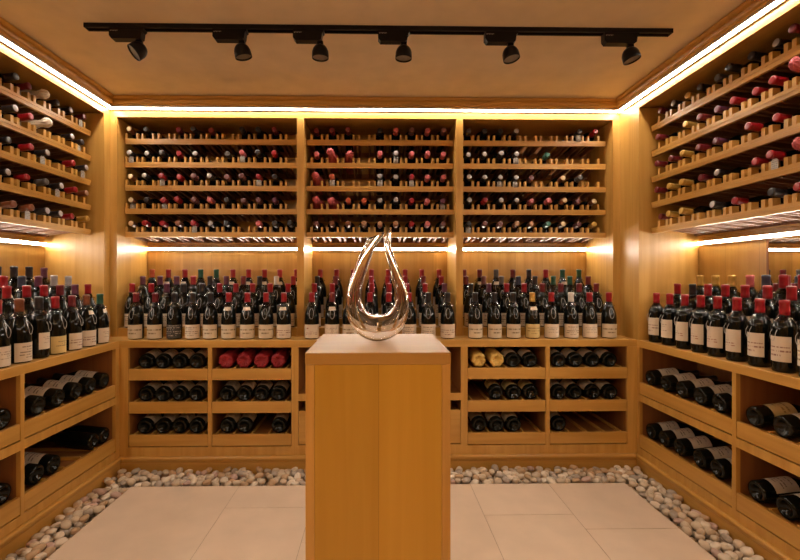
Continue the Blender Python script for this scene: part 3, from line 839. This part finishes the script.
for j in range(len(path)-1):
    for i in range(n):
        k = (i+1) % n
        mb.f.append((j*n+i, j*n+k, (j+1)*n+k, (j+1)*n+i))
mb.f.append(tuple((len(path)-1)*n+i for i in range(n)))
dc = empty('decanter', (-.003, 1.50, PZ), 'clear crystal teardrop loop decanter standing on the oak pedestal', 'decanter')
o = obj('crystal_loop', mb.mesh('crystal_loop', CLEAR, True), dc, (0, 0, 0))
bm = bmesh.new(); bm.from_mesh(o.data); bmesh.ops.recalc_face_normals(bm, faces=bm.faces); bm.to_mesh(o.data); bm.free()
sm = o.modifiers.new('wall', 'SOLIDIFY'); sm.thickness = .0050; sm.offset = -1

# ------------------------------------------------------------------ track and spotlights
tk = empty('lighting_track', (0, 2.1000, ZC), 'long black lighting track mounted across the ceiling', 'lighting track')
tr = MB().box(-1.372, 1.408, 2.0810, 2.0890, 2.360, ZC).box(-1.372, 1.408, 2.1130, 2.1210, 2.360, ZC).box(-1.372, 1.408, 2.0890, 2.1130, 2.371, ZC)
part('rail', tr, BLACK, tk)
part('end_cap', MB().box(-1.377, -1.372, 2.0810, 2.1210, 2.360, ZC).box(1.408, 1.413, 2.0810, 2.1210, 2.360, ZC), BLACK, tk)
part('conductor', MB().box(-1.372, 1.408, 2.0970, 2.1050, 2.368, 2.371), plain('dark_copper_strip', (.12, .08, .05), .4), tk)
AD = [(-1.261, -1.101), (-.779, -.619), (-.402, -.256), (0.0, .151), (.510, .668), (1.083, 1.250)]
HX = [-1.128, -.645, -.275, .123, .635, 1.216]
TLT = [(-38, -18), (12, 6), (0, 2), (-2, 2), (10, -6), (14, -6)]
for i in range(6):
    a0, a1 = AD[i]; hx = HX[i]
    t = empty('track_spotlight', (hx, 2.1010, 2.36), 'black spotlight, %s from left on the ceiling track' % ORD[i], 'spotlight', 'spotlights on the ceiling track')
    mb = MB()
    # adapter with chamfered lower left edge
    c = .014
    pr_ = [(a0, 2.3715), (a0, 2.309+c), (a0+c*.8, 2.309), (a1-.022, 2.309), (a1-.012, 2.316), (a1-.008, 2.345), (a1, 2.352), (a1, 2.3715)]
    b0 = len(mb.v)
    for y in (2.0830, 2.1190):
        for x, z in pr_: mb.v.append((x, y, z if z < 2.36 else 2.3595))
    m = len(pr_)
    mb.f.append(tuple(range(m))); mb.f.append(tuple(range(2*m-1, m-1, -1)))
    for k in range(m): mb.f.append((k, m+k, m+(k+1) % m, (k+1) % m))
    part('adapter', mb, BLACK, t)
    mk = MB()
    for k in range(6):
        mk.box(a0+.006+k*.0062, a0+.0105+k*.0062, 2.0822, 2.0830, 2.343+.002*(k % 2), 2.3475)
    part('print_mark', mk, MARK, t)
    am = MB().lathe([(.008, 2.285), (.008, 2.310)], 12, Matrix.Translation((hx, 2.1010, 0)))
    am.box(hx-.014, hx+.014, 2.0930, 2.1090, 2.292, 2.311)
    part('arm', am, BLACK, t)
    ty, txx = TLT[i]
    M = Matrix.Translation((hx, 2.101, 2.265)) @ Matrix.Rotation(math.radians(-ty), 4, 'Y') @ Matrix.Rotation(math.radians(txx), 4, 'X')
    if i == 0: M = Matrix.Translation((hx, 2.101, 2.265)) @ Matrix.Rotation(math.radians(42), 4, 'Y') @ Matrix.Rotation(math.radians(-24), 4, 'X')
    head = MB().lathe([(r*.93, z*.8+.030) for r, z in ((.0, .0), (.016, -.001), (.027, -.008), (.036, -.022), (.0415, -.040), (.0425, -.060), (.0425, -.078), (.0405, -.079), (.0395, -.070))], 32, M, cap=False)
    part('lamp_head', head, BLACK, t, smooth=True)
    part('lens', MB().lathe([(.0, -.0265), (.018, -.026), (.0368, -.0255)], 32, M, cap=False), LENS, t, smooth=True)

# added fill lamps behind the viewer, to brighten the floor and pedestal front
FILL_GLOW = emit('fill_lamp_glow', (1.0, .57, .20), 42.0)
for i, (x, y) in enumerate(((-.95, -.45), (0, -.45), (.95, -.45))):
    t = empty('added_fill_lamp', (x, y, ZC), 'added fill lamp in the ceiling, %s from left, unseen behind the viewer' % ORD[i], 'fill lamp')
    M = Matrix.Translation((x, y, ZC))
    part('trim_ring', MB().lathe([(.052, -.0005), (.066, -.0005), (.066, -.004), (.052, -.004), (.052, -.0005)], 32, M, cap=False), ALU, t)
    part('lamp_disc', MB().lathe([(.0, -.002), (.052, -.002)], 32, M, cap=False), FILL_GLOW, t)

# ------------------------------------------------------------------ pebbles
PCOL = {'beige': (0.54, 0.43, 0.31), 'pale cream': (0.66, 0.56, 0.44), 'grey': (0.37, 0.31, 0.25), 'tan': (0.46, 0.31, 0.18), 'pinkish': (0.48, 0.33, 0.27)}
PM = {k: plain('pebble_' + k.replace(' ', '_'), v, .6, bump=.2, bscale=25) for k, v in PCOL.items()}
def pebble_verts(seed, a, b, c):
    bm = bmesh.new(); bmesh.ops.create_icosphere(bm, subdivisions=3, radius=1)
    for v in bm.verts:
        p = v.co.copy(); k = 1+.16*noise.noise(p*1.1+Vector((seed*7.1, 3, 1)))
        e = .86
        q = Vector([math.copysign(abs(x)**e, x) for x in p])
        v.co = Vector((q.x*a, q.y*b, q.z*c))*k
    return bm
pm = {}
for k in PM:
    for s in range(5):
        bm = pebble_verts(s+len(k)*3, R.uniform(.023, .030), R.uniform(.018, .023), R.uniform(.014, .018))
        me = bpy.data.meshes.new('pebble'); bm.to_mesh(me); bm.free()
        for p in me.polygons: p.use_smooth = True
        me.materials.append(PM[k]); pm[k, s] = me
strips = [('back', -1.594, 1.630, 2.528, 2.742), ('left', -1.592, -1.408, .75, 2.53), ('right', 1.433, 1.628, .75, 2.53)]
keys = ['beige']*5+['pale cream']*3+['grey']*2+['tan']*2+['pinkish']
stuff = []; spots = []
for nm, x0, x1, y0, y1 in strips:
    cells = {}
    pl_ = []
    tries = 0
    area = (x1-x0)*(y1-y0)
    while tries < 14000 and len(pl_) < area/.0010:
        tries += 1
        x, y = R.uniform(x0+.018, x1-.018), R.uniform(y0+.018, y1-.018)
        if all((x-a)**2+(y-b)**2 > .036**2 for a, b in pl_): pl_.append((x, y))
    for x, y in pl_:
        seen = (nm == 'back' and not (-.46 < x < .42)) or (nm != 'back' and y > 1.78)
        spots.append((nm, x, y, seen))
vis = sorted([s for s in spots if s[3]], key=lambda s: s[1]**2+s[2]**2)
for i, (nm, x, y, seen) in enumerate(vis):
    k = R.choice(keys); z = R.uniform(-.014, .006)
    rot = (R.uniform(-.35, .35), R.uniform(-.35, .35), R.uniform(0, PI)); me = pm[k, R.randrange(5)]
    if i < 300:
        o = obj('pebble', me, None, (x, y, z)); o.rotation_euler = rot; s = R.uniform(.8, 1.08); o.scale = (s, s, s)
        tag(o, 'smooth %s pebble in the gravel strip along the %s' % (k, {'back': 'back cabinets', 'left': 'left cabinets', 'right': 'right cabinets'}[nm]), 'pebble',
            '%s pebbles along the %s cabinets' % (k, nm))
    else: stuff.append((x, y, z, rot, R.uniform(.85, 1.05)))
for nm, x, y, seen in spots:
    if not seen: stuff.append((x, y, R.uniform(-.014, .006), (R.uniform(-.35, .35), R.uniform(-.35, .35), R.uniform(0, PI)), R.uniform(.85, 1.05)))
for nm, x0, x1, y0, y1 in strips:              # lower layer
    nx, ny = int((x1-x0)/.044), int((y1-y0)/.044)
    for i in range(nx):
        for j in range(ny):
            stuff.append((x0+.022+(i+.0)*(x1-x0-.044)/max(nx-1, 1)+R.uniform(-.004, .004), y0+.022+j*(y1-y0-.044)/max(ny-1, 1)+R.uniform(-.004, .004), -.034, (0, 0, R.uniform(0, PI)), .85))
print('pebbles visible', len(vis), 'stuff', len(stuff))
from mathutils import Euler
low = bmesh.new(); bmesh.ops.create_icosphere(low, subdivisions=2, radius=1)
lv = [v.co.copy() for v in low.verts]; lf = [tuple(v.index for v in f.verts) for f in low.faces]; low.free()
mb = MB()
for x, y, z, rot, s in stuff:
    b = len(mb.v); Mx = Matrix.Translation((x, y, z)) @ Euler(rot).to_matrix().to_4x4() @ Matrix.Diagonal((.028*s, .021*s, .016*s, 1))
    mb.v += [tuple(Mx @ v) for v in lv]; mb.f += [tuple(b+i for i in f) for f in lf]
m_, nt, b_ = new_mat('pebble_mixed')
gi = nt.nodes.new('ShaderNodeNewGeometry'); ramp = nt.nodes.new('ShaderNodeValToRGB')
nt.links.new(gi.outputs['Random Per Island'], ramp.inputs['Fac']); nt.links.new(ramp.outputs['Color'], b_.inputs['Base Color'])
ramp.color_ramp.interpolation = 'CONSTANT'
ramp.color_ramp.elements[0].color = (*PCOL['beige'], 1); ramp.color_ramp.elements[1].color = (*PCOL['grey'], 1); ramp.color_ramp.elements[1].position = .85
e = ramp.color_ramp.elements.new(.4); e.color = (*PCOL['pale cream'], 1)
e = ramp.color_ramp.elements.new(.6); e.color = (*PCOL['tan'], 1)
b_.inputs['Roughness'].default_value = .6
o = obj('pebble_fill', mb.mesh('pebble_fill', m_, True)); tag(o, 'bed of mixed river pebbles filling the strip round the tiled floor', 'pebbles', None, 'stuff')

# ------------------------------------------------------------------ camera, view
cam = bpy.data.cameras.new('camera'); co = bpy.data.objects.new('camera', cam); col.objects.link(co)
co.location = (0, 0, EYE); co.rotation_euler = (PI/2, 0, math.radians(-1.0))
cam.sensor_width = 36; cam.lens = 440/800*36; cam.shift_x = (400-385.7)/800; cam.shift_y = -3/800
cam.clip_start = .05
sc.camera = co
w = bpy.data.worlds.new('world'); sc.world = w; w.use_nodes = True
w.node_tree.nodes['Background'].inputs['Color'].default_value = (0, 0, 0, 1)
sc.view_settings.view_transform = 'Standard'; sc.view_settings.look = 'None'
sc.view_settings.exposure = 2.0; sc.view_settings.gamma = 1; sc.view_settings.use_curve_mapping = False
